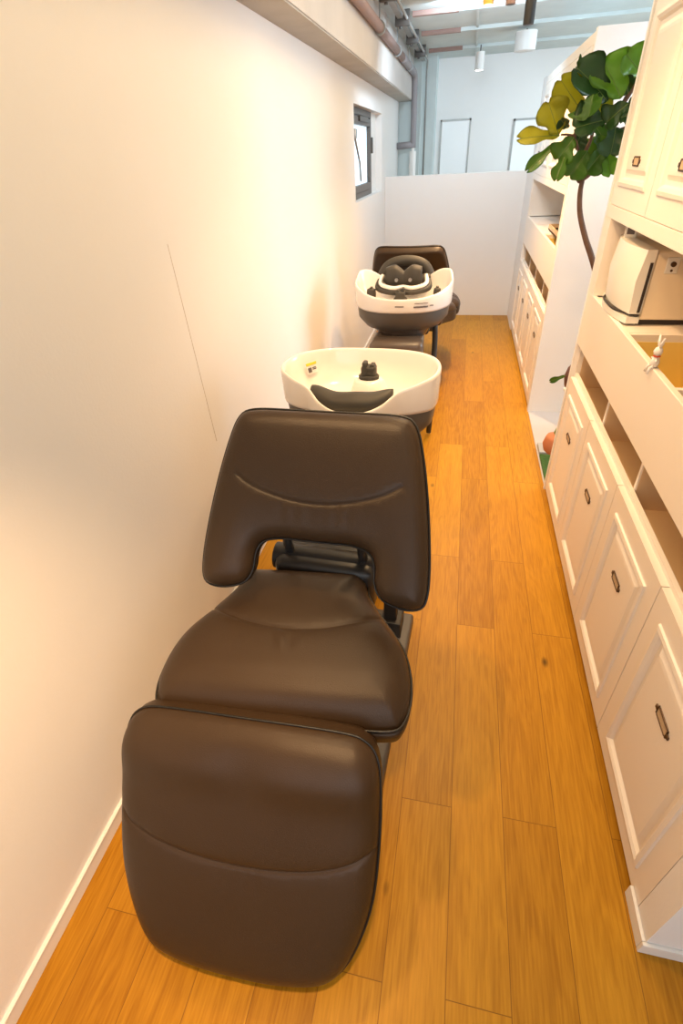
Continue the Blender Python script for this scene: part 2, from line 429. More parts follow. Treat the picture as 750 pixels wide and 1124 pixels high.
# ------------------------------------------------------------------ cabinets
def rings_door(x, y0, y1, z0, z1, thick=.02):
    """raised-panel door facing -x; profile of nested rectangles"""
    b = bmesh.new()
    prof = [(0, -thick), (0, 0), (.004, .0), (.064, .0), (.066, .006), (.077, .008), (.086, .003), (.092, -.006), (.104, -.006), (.118, .001), (.128, .002)]
    w = min(y1-y0, z1-z0); sc = min(1, w/.30)
    R = []
    for (i, o_) in prof:
        i *= sc
        R.append([b.verts.new((x-o_, y, z)) for y, z in ((y0+i, z0+i), (y1-i, z0+i), (y1-i, z1-i), (y0+i, z1-i))])
    for p, q in zip(R, R[1:]):
        for k in range(4): b.faces.new((p[k], p[(k+1) % 4], q[(k+1) % 4], q[k]))
    b.faces.new(R[0][::-1]); b.faces.new(R[-1])
    bmesh.ops.recalc_face_normals(b, faces=b.faces[:])
    return b
def pull(x, y, z, parent):
    b = bmesh.new(); fr(b, y-.036, y+.036, z-.015, z+.015, x-.006, x, .005)
    box(b, (x-.006, y-.046, z-.006), (x, y-.034, z+.006), .002); box(b, (x-.006, y+.034, z-.006), (x, y+.046, z+.006), .002)
    o = finish('label_pull', b, BRONZE, parent, )
    finish('label_card', mbox((x-.004, y-.031, z-.010), (x-.0005, y+.031, z+.010)), PAPER, o)
def gapbox(b, edges, g=.004): pass
def base_cabinet(y0, y1, doors, divs, tdivs, label, shelf):
    t = thing('storage_cabinet', label, 'cabinet', (X, (y0+y1)/2, 0))
    oy = (y0+y1)/2
    def add(name, b, m, p=None, **k):
        bmesh.ops.translate(b, verts=b.verts[:], vec=(-X, -oy, 0)) if p is None else None
        return finish(name, b, m, p or t, **k)
    D = X+.46
    b = bmesh.new()
    box(b, (X+.02, y0, .035), (D, y0+.018, 1.055)); box(b, (X+.02, y1-.018, .035), (D, y1, 1.055))
    box(b, (D-.012, y0+.018, .035), (D, y1-.018, 1.055)); box(b, (X+.02, y0+.018, .035), (D-.012, y1-.018, .055))
    box(b, (X+.02, y0+.018, .655), (X+.034, y1-.018, .69)); box(b, (X+.034, y0+.018, .60), (D-.012, y1-.018, .615)); box(b, (X+.02, y0+.018, .835), (D-.012, y1-.018, .85))
    add('carcass', b, WOODW)
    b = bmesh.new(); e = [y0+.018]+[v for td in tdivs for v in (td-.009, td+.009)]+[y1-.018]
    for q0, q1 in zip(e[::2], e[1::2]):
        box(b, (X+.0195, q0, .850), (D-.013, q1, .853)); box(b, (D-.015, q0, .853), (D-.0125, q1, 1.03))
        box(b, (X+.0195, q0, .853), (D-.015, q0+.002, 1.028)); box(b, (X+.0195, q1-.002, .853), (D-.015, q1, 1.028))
    add('bin_bounce_tint', b, BINTINT)  # thin sheets over the carcass that hold the bounce colour
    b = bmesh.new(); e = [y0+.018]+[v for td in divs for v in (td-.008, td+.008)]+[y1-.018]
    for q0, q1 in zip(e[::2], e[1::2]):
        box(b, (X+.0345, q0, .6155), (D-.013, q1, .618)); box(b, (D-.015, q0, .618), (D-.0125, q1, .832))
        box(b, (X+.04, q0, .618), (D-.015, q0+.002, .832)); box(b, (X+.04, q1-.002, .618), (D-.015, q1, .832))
    add('cubby_bounce_tint', b, CUBBYTINT)  # thin sheets added to hold the cubbies' warm shade tone
    add('plinth', mbox((X+.05, y0, 0), (X+.065, y1, .035)), DARK)
    for d in divs: add('divider', mbox((X+.036, d-.008, .615), (D-.012, d+.008, .835)), WOODW)
    add('fascia', mbox((X, y0, .828), (X+.019, y1, 1.058), bev=.0025), WOODW)
    for d in tdivs: add('bin_divider', mbox((X+.019, d-.009, .85), (D-.012, d+.009, 1.052)), WOODW)
    if shelf: add('shelf', mbox((X+.004, shelf[0], 1.03), (D-.012, shelf[1], 1.052), bev=.002), WOODW)
    for k, (a, c) in enumerate(doors):
        b = rings_door(X+.0, a+.002, c-.002, .032, .674, .02)
        b2 = b; bmesh.ops.translate(b2, verts=b2.verts[:], vec=(-X, -oy, 0))
        d = finish('door', b2, WOODW, t)
        pull(0, (a+c)/2-oy, .465, d)
    return t
def wall_cabinet(y0, y1, doors, z0, z1, label, posts):
    oy = (y0+y1)/2; D = X+.46
    t = thing('wall_cabinet', label, 'cabinet', (X, oy, z0))
    def add(name, b, m):
        bmesh.ops.translate(b, verts=b.verts[:], vec=(-X, -oy, -z0)); return finish(name, b, m, t)
    b = mbox((X+.019, y0, z0), (D, y1, z1)); 
    box(b, (X, y0, z0), (X+.02, y1, z0+.045), .002); box(b, (X, y0, z1-.05), (X+.02, y1, z1), .002)
    add('carcass', b, WOODW)
    b = bmesh.new()
    for (a, c) in posts: box(b, (X, a, 1.058), (D, c, z0))
    box(b, (D-.012, y0, 1.055), (D, y1, z0))
    add('side_panel', b, WOODW)
    for (a, c) in doors:
        b = rings_door(X, a+.002, c-.002, z0+.047, z1-.052, .019)
        bmesh.ops.translate(b, verts=b.verts[:], vec=(-X, -oy, -z0)); d = finish('door', b, WOODW, t)
        pull(0, (a+c)/2-oy, .19, d)
    return t
E1 = [.555, 1.05, 1.53, 2.02, 2.515]
base_cabinet(.557, 2.543, list(zip(E1, E1[1:])), (1.01, 1.49, 1.97), (1.42, 1.915), 'long cream base cabinet nearest the camera, with panelled doors, cubbyholes and open bins', (1.93, 2.51))
wall_cabinet(.557, 2.543, list(zip(E1, E1[1:])), 1.345, 2.05, 'cream wall cabinet above the towel warmer, nearest the camera', ((2.45, 2.543), (.557, .60)))
E2 = [3.66, 4.17, 4.69, 5.2, 5.70]
base_cabinet(3.652, 5.698, list(zip(E2, E2[1:])), (4.17, 4.69, 5.2), (4.4, 5.0), 'cream base cabinet beyond the fig tree, running to the low partition', (4.45, 5.65))
wall_cabinet(3.652, 5.698, list(zip(E2, E2[1:])), 1.345, 2.05, 'cream wall cabinet behind the fig leaves, nearer the low partition', ((5.6, 5.698), (3.652, 3.70)))

# ------------------------------------------------------------------ towel warmer and small things on the near cabinet
tw = thing('towel_warmer', 'cream enamel towel warmer box with rounded door on the cabinet shelf', 'towel warmer', (X+.240, 2.20, 1.0588))
b = mbox((-.17, -.185, .012), (.18, .185, .232), bev=.01, seg=3); finish('body', b, APPL2, tw, auto=.5)
b = bmesh.new()
n = 12; R = []
for i in range(n+1):
    y = -.19+.38*i/n; bulge = .03*(1-(2*i/n-1)**2)
    R.append([b.verts.new((-.178-bulge*.9-.03, y, .035)), b.verts.new((-.185-bulge-.03, y, .14)), b.verts.new((-.172-bulge*.9-.03, y, .238)), b.verts.new((-.172, y, .238)), b.verts.new((-.172, y, .035))])
for p, q in zip(R, R[1:]):
    for k in range(5): b.faces.new((p[k], p[(k+1) % 5], q[(k+1) % 5], q[k]))
b.faces.new(R[0]); b.faces.new(R[-1][::-1]); bmesh.ops.recalc_face_normals(b, faces=b.faces[:])
dr = finish('door', b, APPL, tw, auto=.6)
b = bmesh.new(); R = []
for i in range(n+1):
    y = -.19+.38*i/n; bulge = .03*(1-(2*i/n-1)**2)
    R.append([b.verts.new((x_, y, z_)) for x_, z_ in ((-.213-bulge, .002), (-.213-bulge, .024), (-.17, .024), (-.17, .002))])
for p, q in zip(R, R[1:]):
    for k in range(4): b.faces.new((p[k], p[(k+1) % 4], q[(k+1) % 4], q[k]))
b.faces.new(R[0]); b.faces.new(R[-1][::-1]); bmesh.ops.recalc_face_normals(b, faces=b.faces[:]); finish('drip_tray', b, APPL, tw, auto=.6)
b = bmesh.new(); tube(b, smooth_curve([(-.18, -.195, .03), (-.232, -.1, .03), (-.240, 0, .03), (-.232, .1, .03), (-.18, .19, .03)], 4), .004, 8); finish('handle_gap', b, DARK, dr)
b = mbox((-.185, -.193, .04), (-.176, -.188, .2)); finish('gasket', b, DARK, tw)
b = mbox((-.172, -.17, -.006), (.17, .17, .012)); finish('foot', b, DARK, tw)
b = mbox((-.221, -.06, .075), (-.213, -.035, .08)); finish('printed_mark', b, STEEL, dr)
b = bmesh.new()
box(b, (-.135, -.19, .165), (-.095, -.184, .215), .003); finish('control_plate', b, APPL, tw)
b = bmesh.new(); cyl(b, (-.115, -.187, .195), (-.115, -.198, .195), .008); finish('dial', b, BRONZE, tw, auto=.6)
b = bmesh.new(); cyl(b, (-.115, -.184, .175), (-.115, -.192, .175), .004); finish('indicator', b, BRONZE, tw, auto=.6)
b = bmesh.new(); cyl(b, (-.07, -.184, .205), (-.07, -.19, .205), .004); finish('indicator', b, BRONZE, tw, auto=.6)
th = thing('thermometer', 'small white digital thermometer standing on top of the towel warmer', 'thermometer', (X+.05, 2.31, 1.2918), math.radians(68))
finish('case', mbox((-.008, -.022, 0), (.008, .022, .05), bev=.003), APPL, th)
finish('display', mbox((-.0095, -.013, .016), (-.0075, .013, .044)), INK, th)
# bunny figurine clipped on the fascia edge
rb = thing('rabbit_figurine', 'tiny white rabbit figurine with red scarf on the bin edge', 'figurine', (X+.004, 1.565, 1.058))
rb.scale = (1.3, 1.3, 1.3)
b = bmesh.new(); lathe(b, [(.002, 0), (.008, .003), (.010, .012), (.007, .022), (.003, .026)], n=16)
for s in (-1, 1):
    tube(b, [(0, s*.006, .02), (-.004, s*.016, .017)], [.003, .002], 8); tube(b, [(0, s*.004, .005), (-.009, s*.008, .001), (-.012, s*.008, -.012)], [.0035, .003, .003], 8)
finish('body', b, CERAM, rb, smooth=True)
b = bmesh.new(); lathe(b, [(.002, .026), (.008, .029), (.0095, .036), (.007, .043), (.002, .046)], n=16)
for s in (-1, 1): tube(b, [(0, s*.003, .043), (0, s*.009, .055), (0, s*.016, .068)], [.002, .004, .0015], 8)
finish('head', b, CERAM, rb, smooth=True)
b = bmesh.new(); lathe(b, [(.005, .0235), (.0085, .0255), (.005, .0285)], n=16); finish('scarf', b, RED, rb, smooth=True)

# something on the far cabinet shelf
bx = thing('wooden_tray', 'shallow brown tray on the shelf of the far cabinet', 'tray', (X+.2, 4.35, 1.058))
b = bmesh.new(); box(b, (-.13, -.3, 0), (.15, .3, .008)); fr(b, -.3, .3, 0, .01, -.13, .15, .01)
box(b, (-.13, -.3, 0), (-.12, .3, .035)); box(b, (.14, -.3, 0), (.15, .3, .035)); box(b, (-.12, -.3, 0), (.14, -.29, .035)); box(b, (-.12, .29, 0), (.14, .3, .035))
finish('tray', b, PAPER, bx)

# ------------------------------------------------------------------ shampoo chair
def chair(label, loc, rz, raised=False):
    t = thing('shampoo_chair', label, 'chair', loc, rz, None)
    # local frame: y = direction towards the basin, origin on floor under seat
    def cup(f): return f
    back = line_map(.026, (.04, .74), (.285, 1.082), cup=.25, rot=.035, piv=.16)
    bo = pad('backrest', [(0, .437), (.10, .437), (.19, .433), (.225, .412), (.246, .35), (.266, .25), (.281, .14), (.288, .05), (.284, -.005), (.265, -.024), (.225, -.026), (.180, -.010), (.160, .025), (.156, .07), (.137, .100), (.09, .112), (.04, .112), (0, .112)],
        back, .05, t, LEATHER, R=.045, drop=.03, dome=.012,
        seams=[[(-.205, .262), (-.16, .236), (-.08, .213), (0, .205), (.08, .213), (.16, .236), (.205, .262)]],
        wrinkles=[(x, .180, .026, .004, -.0035, .1*x) for x in (-.085, -.05, -.015, .0, .02, .055, .085)])
    b = bmesh.new()
    f = back
    p = [(-.16, .15), (.16, .15), (.14, .36), (-.14, .36)]
    vs = [b.verts.new(f(u, v, h)) for h in (-.078, -.098) for u, v in p]
    for q in ((0, 1, 2, 3), (7, 6, 5, 4), (0, 4, 5, 1), (1, 5, 6, 2), (2, 6, 7, 3), (3, 7, 4, 0)): b.faces.new([vs[i] for i in q])
    bmesh.ops.recalc_face_normals(b, faces=b.faces[:]); finish('back_shell', b, BLACKP, bo)
    seat = line_map(-.008, (-.20, .605), (.19, .646), cup=.0, rot=.13, piv=-.05)
    pad('seat', [(0, .415), (.10, .415), (.155, .412), (.176, .395), (.190, .34), (.235, .265), (.283, .19), (.304, .12), (.306, .05), (.292, .0), (.262, -.022), (.15, -.026), (0, -.026)],
        seat, .075, t, LEATHER, R=.06, drop=.04, dome=.020,
        seams=[[(-.236, .262), (-.18, .225), (-.09, .197), (0, .188), (.09, .197), (.18, .225), (.236, .262)]],
        wrinkles=[(-.035, .15, .022, .004, -.003, -.5), (-.015, .155, .026, .004, .003, -.4), (.01, .15, .022, .004, -.003, -.3), (.035, .155, .018, .004, .002, -.2)],
        extra=lambda p: -.028*max(0, (.08-p.y)/.1)**2)
    leg = line_map(-.024, (-.295, .585), (-.84, .565) if raised else (-.570, .132), cup=-.05, rot=.075, piv=-.35)
    pad('leg_rest', [(0, -.035), (.20, -.033), (.262, -.020), (.290, .02), (.300, .10), (.303, .22), (.296, .34), (.272, .44), (.238, .515), (.190, .553), (.10, .572), (0, .576)],
        leg, .06, t, LEATHER, R=.055, drop=.035, dome=.012,
        seams=[[(-.296, .205), (-.22, .243), (-.12, .268), (0, .277), (.12, .268), (.22, .243), (.296, .205)]],
        wrinkles=[(x, .305, .025, .004, -.0035, .1*x) for x in (-.04, -.02, .0, .02, .045)],
        extra=lambda p: .012*math.exp(-((p.y-.06)/.05)**2)*(1-.6*math.exp(-(p.x/.06)**2)))
    # seat pan, hinge and mechanism
    b = mbox((-.17, -.12, .49), (.16, .20, .545), bev=.015); finish('seat_pan', b, BLACKP, t, auto=.6)
    b = bmesh.new(); box(b, (-.14, .20, .50), (.16, .33, .66), .025, 3); cyl(b, (-.15, .26, .63), (.17, .26, .63), .04, n=20); finish('hinge_housing', b, BLACKP, t, auto=.6)
    for s in (-.10, .12):
        b = bmesh.new(); tube(b, [(s, .27, .60), (s, .24, .70), (s, .27, .86)], [.014, .014, .012], 10)
        finish('back_arm', b, BLACKP, t, smooth=True)
    b = bmesh.new(); cyl(b, (.17, .24, .60), (.215, .27, .60), .022, .018); finish('pivot_knob', b, GREYG, t, auto=.6)
    for s in (-.12, .10):
        b = bmesh.new(); tube(b, [(s, -.10, .50), (s, -.24, .46), (s, -.42, .47) if raised else (s, -.38, .34)], .012, 8); finish('leg_rest_link', b, STEEL, t, smooth=True)
    # column and base
    b = bmesh.new(); lathe(b, [(.105, .05), (.10, .08), (.075, .12), (.07, .30), (.085, .49)], c=(0, .1, 0)); finish('column', b, GREYP, t, auto=.6)
    b = mbox((-.235, -.10, 0), (.235, .64, .055), bev=.012, seg=3); finish('base_plate', b, GREYP, t, auto=.6)
    b = bmesh.new(); box(b, (.12, .50, .04), (.20, .60, .13), .006); box(b, (.13, .52, .12), (.18, .57, .30), .006); finish('pedal_housing', b, BLACKP, t)
    b = mbox((.165, .47, .0545), (.195, .495, .057)); finish('pedal_sticker', b, TRIM, t)
    return t
chair('black leather reclining shampoo chair in the foreground, footrest towards the camera', (-.335, .80, 0), math.radians(-2.5))
chair('black leather shampoo chair seen from behind, at the low partition', (-.325, 4.07, 0), PI+math.radians(-2), True)

# ------------------------------------------------------------------ shampoo basin
def basin(label, loc, rz, extras):
    t = thing('shampoo_basin', label, 'basin', loc, rz)
    # plan curve, local: notch towards -y, back towards +y.  rim heights vary
    K = .22 if extras else .0; LB = .03 if extras else 0
    half = [(0, .235, .966), (.11, .224, .968), (.20, .180, .974), (.262, .105, .981), (.287, .035, .984), (.291, -.03, .984), (.276, -.085, .978+LB), (.225, -.125, .962+LB*1.2), (.165, -.150, .943+LB*.6), (.115, -.190, .910), (.06, -.217, .892), (0, -.224, .889)]
    half = [(a_, b_, c_-K*b_*.8) for a_, b_, c_ in half]
    P = [Vector(p) for p in half]; P = P+[Vector((-p.x, p.y, p.z)) for p in reversed(P[1:-1])]
    rim = smooth_curve(P, 5, True); n = len(rim); c = Vector((0, -.02, 0))
    def ring(bm, s, z=None, dz=0, off=0):
        out = []
        for p in rim:
            d = Vector((p.x, p.y, 0))-c; l = d.length
            q = c+d*(s*(l-off)/l if l else s); out.append(bm.verts.new((q.x, q.y, (p.z+dz) if z is None else z(p) if callable(z) else z)))
        return out
    def loft(bm, R, close_last=True):
        for a, d in zip(R, R[1:]):
            for i in range(n): bm.faces.new((a[i], a[(i+1) % n], d[(i+1) % n], d[i]))
        if close_last: bm.faces.new(R[-1])
        bmesh.ops.recalc_face_normals(bm, faces=bm.faces[:])
    low = lambda p: min(.855-K*p.y*.5+.02*max(0, p.y/.235), p.z-.03)
    b = bmesh.new()
    R = [ring(b, .90, low), ring(b, .975, low), ring(b, .99, lambda p: low(p)+.012), ring(b, 1.0, dz=-.012), ring(b, .995, dz=-.003), ring(b, .985, dz=0), ring(b, .965, dz=0), ring(b, .955, dz=-.004), ring(b, .945, dz=-.014),
         ring(b, .92, lambda p: p.z*.5+.44), ring(b, .84, lambda p: p.z*.2+.67), ring(b, .70, .836), ring(b, .50, .822), ring(b, .25, .815), ring(b, .06, .812)]
    loft(b, R); finish('bowl', b, CERAM, t, smooth=True)
    b = bmesh.new(); R = [ring(b, .955, lambda p: low(p)+.004), ring(b, .955, lambda p: low(p)-.01), ring(b, .93, .79), ring(b, .78, .74), ring(b, .45, .71)]
    loft(b, R); finish('under_shell', b, GREYP, t, smooth=True)
    # neck cushion in the notch
    b = bmesh.new(); nu, nv = 24, 10
    G = []
    for i in range(nu+1):
        u = i/nu*2-1; row = []
        for j in range(nv+1):
            a = j/nv*2*PI; rr = .030+.006*u*u; hh = .038+.004*math.sin(u*6+1)
            cx_ = u*.146-.008; cy_ = -.150+.030*(u*u)-(.03 if extras else 0); cz = .892+.030*u*u+K*.2
            tp = (1-abs(u)**4*.55); a = -a
            row.append(b.verts.new((cx_, cy_+rr*1.5*tp*math.cos(a), cz+hh*tp*math.sin(a))))
        G.append(row)
    for i in range(nu):
        for j in range(nv): b.faces.new((G[i][j], G[i+1][j], G[i+1][j+1], G[i][j+1]))
    b.faces.new(G[0]); b.faces.new(G[-1][::-1]); bmesh.ops.remove_doubles(b, verts=b.verts[:], dist=1e-5); bmesh.ops.recalc_face_normals(b, faces=b.faces[:])
    finish('neck_cushion', b, PAD, t, smooth=True)
    # tap block at the rear
    b = bmesh.new(); lathe(b, [(.040, .890), (.040, .902), (.034, .908)], c=(.01, .10, 0), sx=1.0, sy=.8, n=24)
    box(b, (-.018, .078, .902), (.038, .125, .942), .008, 3); box(b, (-.012, .074, .92), (.006, .11, .96), .005); box(b, (.016, .082, .918), (.034, .12, .95), .005)
    finish('tap_block', b, PAD, t, auto=.7)
    b = bmesh.new(); lathe(b, [(.075, .815), (.068, .85), (.058, .884), (.045, .892)], c=(.01, .10, 0), n=28); finish('tap_collar', b, CERAM, t, smooth=True)
    # pedestal
    b = bmesh.new(); lathe(b, [(.10, .30), (.095, .45), (.11, .62), (.18, .73), (.20, .76)], c=(0, 0, 0), sx=1.0, sy=.8, n=28); finish('pedestal', b, GREYG, t, smooth=True)
    b = bmesh.new(); box(b, (-.006, .075, .33), (.012, .10, .73), .006); finish('pedestal_seam', b, STEEL, t)
    b = mbox((-.14, .03, .10), (.18, .27, .70), bev=.035, seg=4); finish('pump_housing', b, GREYG, t, auto=.7)
    b = mbox((-.10, -.14, 0), (.14, .20, .12), bev=.02, seg=3); finish('base', b, GREYP, t, auto=.7)
    if extras:
        for (x, y, r) in ((-.20, .03, .020), (.19, .03, .026)):
            b = bmesh.new(); lathe(b, [(r, .85), (r*1.1, .92), (r, .94), (r*.5, .946)], c=(x, y, 0), n=16); box(b, (x-.008, y-.02, .94), (x+.008, y+.012, .952), .003)
            finish('mixer_knob', b, PAD, t, auto=.7)
        # head support with two lobes
        b = bmesh.new(); nu = 24; G = []
        for i in range(nu+1):
            u = i/nu*2-1; top = .985-.022*(1-min(1, abs(u)*2.2))+.012*math.sin(abs(u)*PI)
            row = [b.verts.new((u*.105, y, z+.065)) for (y, z) in ((-.02, .86), (.02, .865), (.035, top-.015), (.02, top), (-.03, top), (-.05, top-.02))]
            G.append(row)
        for a, d in zip(G, G[1:]):
            for k in range(6): b.faces.new((a[k], a[(k+1) % 6], d[(k+1) % 6], d[k]))
        b.faces.new(G[0]); b.faces.new(G[-1][::-1]); bmesh.ops.recalc_face_normals(b, faces=b.faces[:])
        finish('head_support', b, PAD, t, smooth=True)
        b = bmesh.new(); tube(b, smooth_curve([(-.13, -.04, 1.0), (-.135, .03, .97), (-.09, .055, .955), (-.045, .06, .95), (0, .05, .955), (.045, .06, .95), (.09, .055, .955), (.135, .03, .97), (.13, -.04, 1.0)], 4), .012, 10)
        finish('support_rail', b, CERAM, t, smooth=True)
        b = bmesh.new(); tube(b, smooth_curve([(-.145, -.03, .975), (-.15, .03, .945), (-.08, .06, .93), (0, .06, .928), (.08, .06, .93), (.15, .03, .945), (.145, -.03, .975)], 4), .016, 10)
        finish('rubber_gasket', b, PAD, t, smooth=True)
        for x in (-.04, .04):
            b = bmesh.new(); cyl(b, (x, .03, .99), (x, .042, .99), .010); finish('support_screw', b, STEEL, t, auto=.7)
        b = bmesh.new(); tube(b, smooth_curve([(-.16, -.20, .95), (-.12, -.21, 1.02), (-.05, -.215, 1.05), (.05, -.215, 1.05), (.12, -.21, 1.02), (.16, -.20, .95)], 4), .03, 12); finish('neck_roll', b, PAD, t, smooth=True)
        # printed marks on the rear band
        for (x0, x1, z0, z1) in ((-.155, -.075, .880, .888), (-.155, -.080, .902, .905), (-.02, 0.03, .885, .890), (-.185, -.165, .885, .890)):
            b = bmesh.new(); vs = []
            k = 10
            for i in range(k+1):
                x = x0+(x1-x0)*i/k
                yy = max((p.y for p in rim if abs(p.x-x) < .02 and p.y > 0), default=.2)+.0015
                vs.append((b.verts.new((x, yy, z0)), b.verts.new((x, yy, z1)), b.verts.new((x, yy-.004, z1)), b.verts.new((x, yy-.004, z0))))
            for p, q in zip(vs, vs[1:]):
                for j in range(4): b.faces.new((p[j], q[j], q[(j+1) % 4], p[(j+1) % 4]))
            finish('printed_mark', b, INK, t)
        b = bmesh.new(); tube(b, smooth_curve([(-.20, .05, .74), (-.205, .06, .60), (-.20, .10, .40), (-.205, .08, .18), (-.2, .05, .02)], 5), .017, 12); finish('supply_hose', b, BLACKP, t, smooth=True)
        b = bmesh.new(); tube(b, smooth_curve([(-.14, .14, .50), (-.18, .16, .47), (-.195, .17, .38), (-.19, .17, .28), (-.15, .16, .22)], 5), .012, 10); finish('handle', b, BLACKP, t, smooth=True)
    else:
        b = bmesh.new()
        p = Vector((-.222, .10, .93)); nn = Vector((.75, -.55, .25)).normalized(); tx = Vector((.55, .8, 0)).normalized(); tz = nn.cross(tx); tz = -tz if tz.z < 0 else tz
        def plate(b, u0, u1, v0, v1, o_):
            vs = [b.verts.new(p+tx*u+tz*v+nn*h) for h in (o_, o_+.002) for u, v in ((u0, v0), (u1, v0), (u1, v1), (u0, v1))]
            for q in ((3, 2, 1, 0), (4, 5, 6, 7), (0, 1, 5, 4), (1, 2, 6, 5), (2, 3, 7, 6), (3, 0, 4, 7)): b.faces.new([vs[i] for i in q])
        plate(b, -.025, .025, -.028, .014, 0); st = finish('warning_sticker', b, TRIM, t)
        b = bmesh.new(); plate(b, -.025, .025, .004, .014, .002); finish('sticker_header', b, YEL, st)
        b = bmesh.new(); plate(b, -.02, -.004, -.022, -.004, .002); plate(b, .002, .02, -.008, -.005, .002); plate(b, .002, .02, -.014, -.011, .002); finish('sticker_print', b, INK, st)
    return t
basin('white shampoo basin with yellow sticker, directly behind the foreground chair', (-.33, 1.745, 0), math.radians(-2), False)
basin('far white shampoo basin with black head support, facing the partition', (-.33, 3.19, 0), PI+math.radians(2), True)

# ------------------------------------------------------------------ fig tree and things in the gap
YG = 2.9
def leaf(base, tip, wid, m, parent, side=1, droop=.25):
    d = tip-base; Ln = d.length; d.normalize()
    view = (CAM-base).normalized(); nrm = (view+Vector((random.uniform(-.5, .3), random.uniform(-.2, .5), random.uniform(.1, .8)))); nrm = (nrm-d*nrm.dot(d)).normalized()
    sd = d.cross(nrm)
    b = bmesh.new(); nu, nv = 12, 8; G = []
    prof = [.05, .34, .50, .52, .50, .56, .74, .92, 1.0, 1.0, .92, .70, .30]
    for i in range(nu+1):
        s = i/nu; wv = prof[i]*wid/2; row = []
        for j in range(nv+1):
            q = j/nv*2-1
            h = -droop*Ln*s*s*.6+droop*.2*Ln*s+wid*.22*abs(q)**1.3*prof[i]+wid*.055*math.sin(s*15+q*3)*abs(q)
            notch = .10*Ln*max(0, 1-abs(q)*2.2)*(s**8)
            row.append(b.verts.new(base+d*(s*Ln-notch)+sd*(q*wv)+nrm*h))
        G.append(row)
    for i in range(nu):
        for j in range(nv): b.faces.new((G[i][j], G[i+1][j], G[i+1][j+1], G[i][j+1]))
    r = bmesh.ops.solidify(b, geom=b.faces[:], thickness=.0012)
    bmesh.ops.recalc_face_normals(b, faces=b.faces[:])
    lo = finish('leaf', b, m, parent, smooth=True)
    b = bmesh.new(); mid = [v for v in range(0)]
    pts = []
    for i in range(nu):
        s = i/nu; h = -droop*Ln*s*s*.6+droop*.2*Ln*s; pts.append(base+d*s*Ln+nrm*(h+.0012))
    tube(b, pts, [.0016-.001*i/nu for i in range(nu)], 6); finish('vein', b, VEIN, lo, smooth=True)
    return lo
fig = thing('fiddle_leaf_fig', 'tall potted fig tree with large green leaves between the two cabinets', 'plant')
def P(zx, zy, Y=YG): return at(560+zx/4.6875, 40+zy/4.6875, Y)
tr = [Vector((.98, 3.25, .26)), Vector((.93, 3.17, .55)), Vector((.78, 3.02, .85)), at(651, 287, YG), at(643, 262, YG), at(637, 235, YG), at(637, 212, YG), at(640, 196, YG)]
tc = smooth_curve(tr, 5); b = bmesh.new(); tube(b, tc, [.017-.007*i/(len(tc)-1) for i in range(len(tc))], 12); finish('trunk', b, BARK, fig, smooth=True)
fork = at(640, 197, YG)
b = bmesh.new()
for pts in ([fork, P(350, 740), P(360, 640), P(330, 520), P(262, 505)], [fork, P(420, 700), P(470, 620), P(520, 500), P(560, 380), P(600, 300)], [P(360, 640), P(420, 520), P(430, 380), P(420, 260)], [P(560, 380), P(640, 260), P(670, 190)], [P(330, 520), P(370, 400)], [P(520, 500), P(640, 450), P(720, 380)]):
    c_ = smooth_curve(pts, 4); tube(b, c_, [.009-.0055*i/(len(c_)-1) for i in range(len(c_))], 8)
finish('branch', b, BARK, fig, smooth=True)
LV = [(255, 510, 38, 520, 80, 3, 0), (250, 505, 195, 325, 150, 3, 0), (368, 385, 255, 215, 140, 3, .05), (500, 335, 350, 140, 170, 0, .0), (572, 318, 480, 110, 180, 2, -.02),
      (240, 550, 85, 690, 60, 1, -.05), (330, 520, 240, 640, 130, 1, -.1), (290, 600, 235, 738, 70, 1, -.1), (400, 590, 300, 725, 140, 1, -.05), (480, 590, 390, 700, 130, 1, 0),
      (500, 520, 400, 610, 110, 2, .02), (490, 430, 325, 470, 170, 0, -.12), (610, 345, 480, 455, 120, 0, -.15), (545, 465, 520, 615, 150, 0, -.12), (495, 600, 525, 710, 110, 2, .05),
      (672, 190, 600, 85, 130, 2, 0), (430, 300, 400, 420, 160, 1, -.1), (400, 420, 520, 310, 130, 3, .05), (560, 420, 640, 400, 120, 0, 0), (380, 480, 330, 580, 120, 0, .05),
      (600, 470, 560, 600, 130, 1, 0), (610, 300, 590, 180, 120, 0, .08), (640, 300, 760, 200, 150, 1, .1), (680, 420, 820, 420, 150, 1, 0), (620, 480, 720, 600, 150, 0, .1), (300, 470, 260, 430, 60, 0, .02),
      (420, 520, 480, 640, 120, 1, .1), (380, 150, 340, 150, 70, 0, -.02), (440, 460, 500, 560, 120, 1, .06), (450, 330, 400, 300, 120, 0, .1)]
for (bx0, by0, tx0, ty0, ww, mi, dy) in LV:
    B0 = P(bx0, by0, YG+dy); T0 = P(tx0, ty0, YG+dy-.02+random.uniform(-.05, .05))
    leaf(B0, T0, ww/4.6875*.0052*.84, LEAFS[mi], fig, droop=random.uniform(.1, .4))
b = bmesh.new(); lathe(b, [(.10, .0), (.125, .02), (.15, .28), (.155, .30), (.14, .30), (.135, .27)], c=(.98, 3.25, .006)); finish('pot', b, STONE, fig, auto=.6)

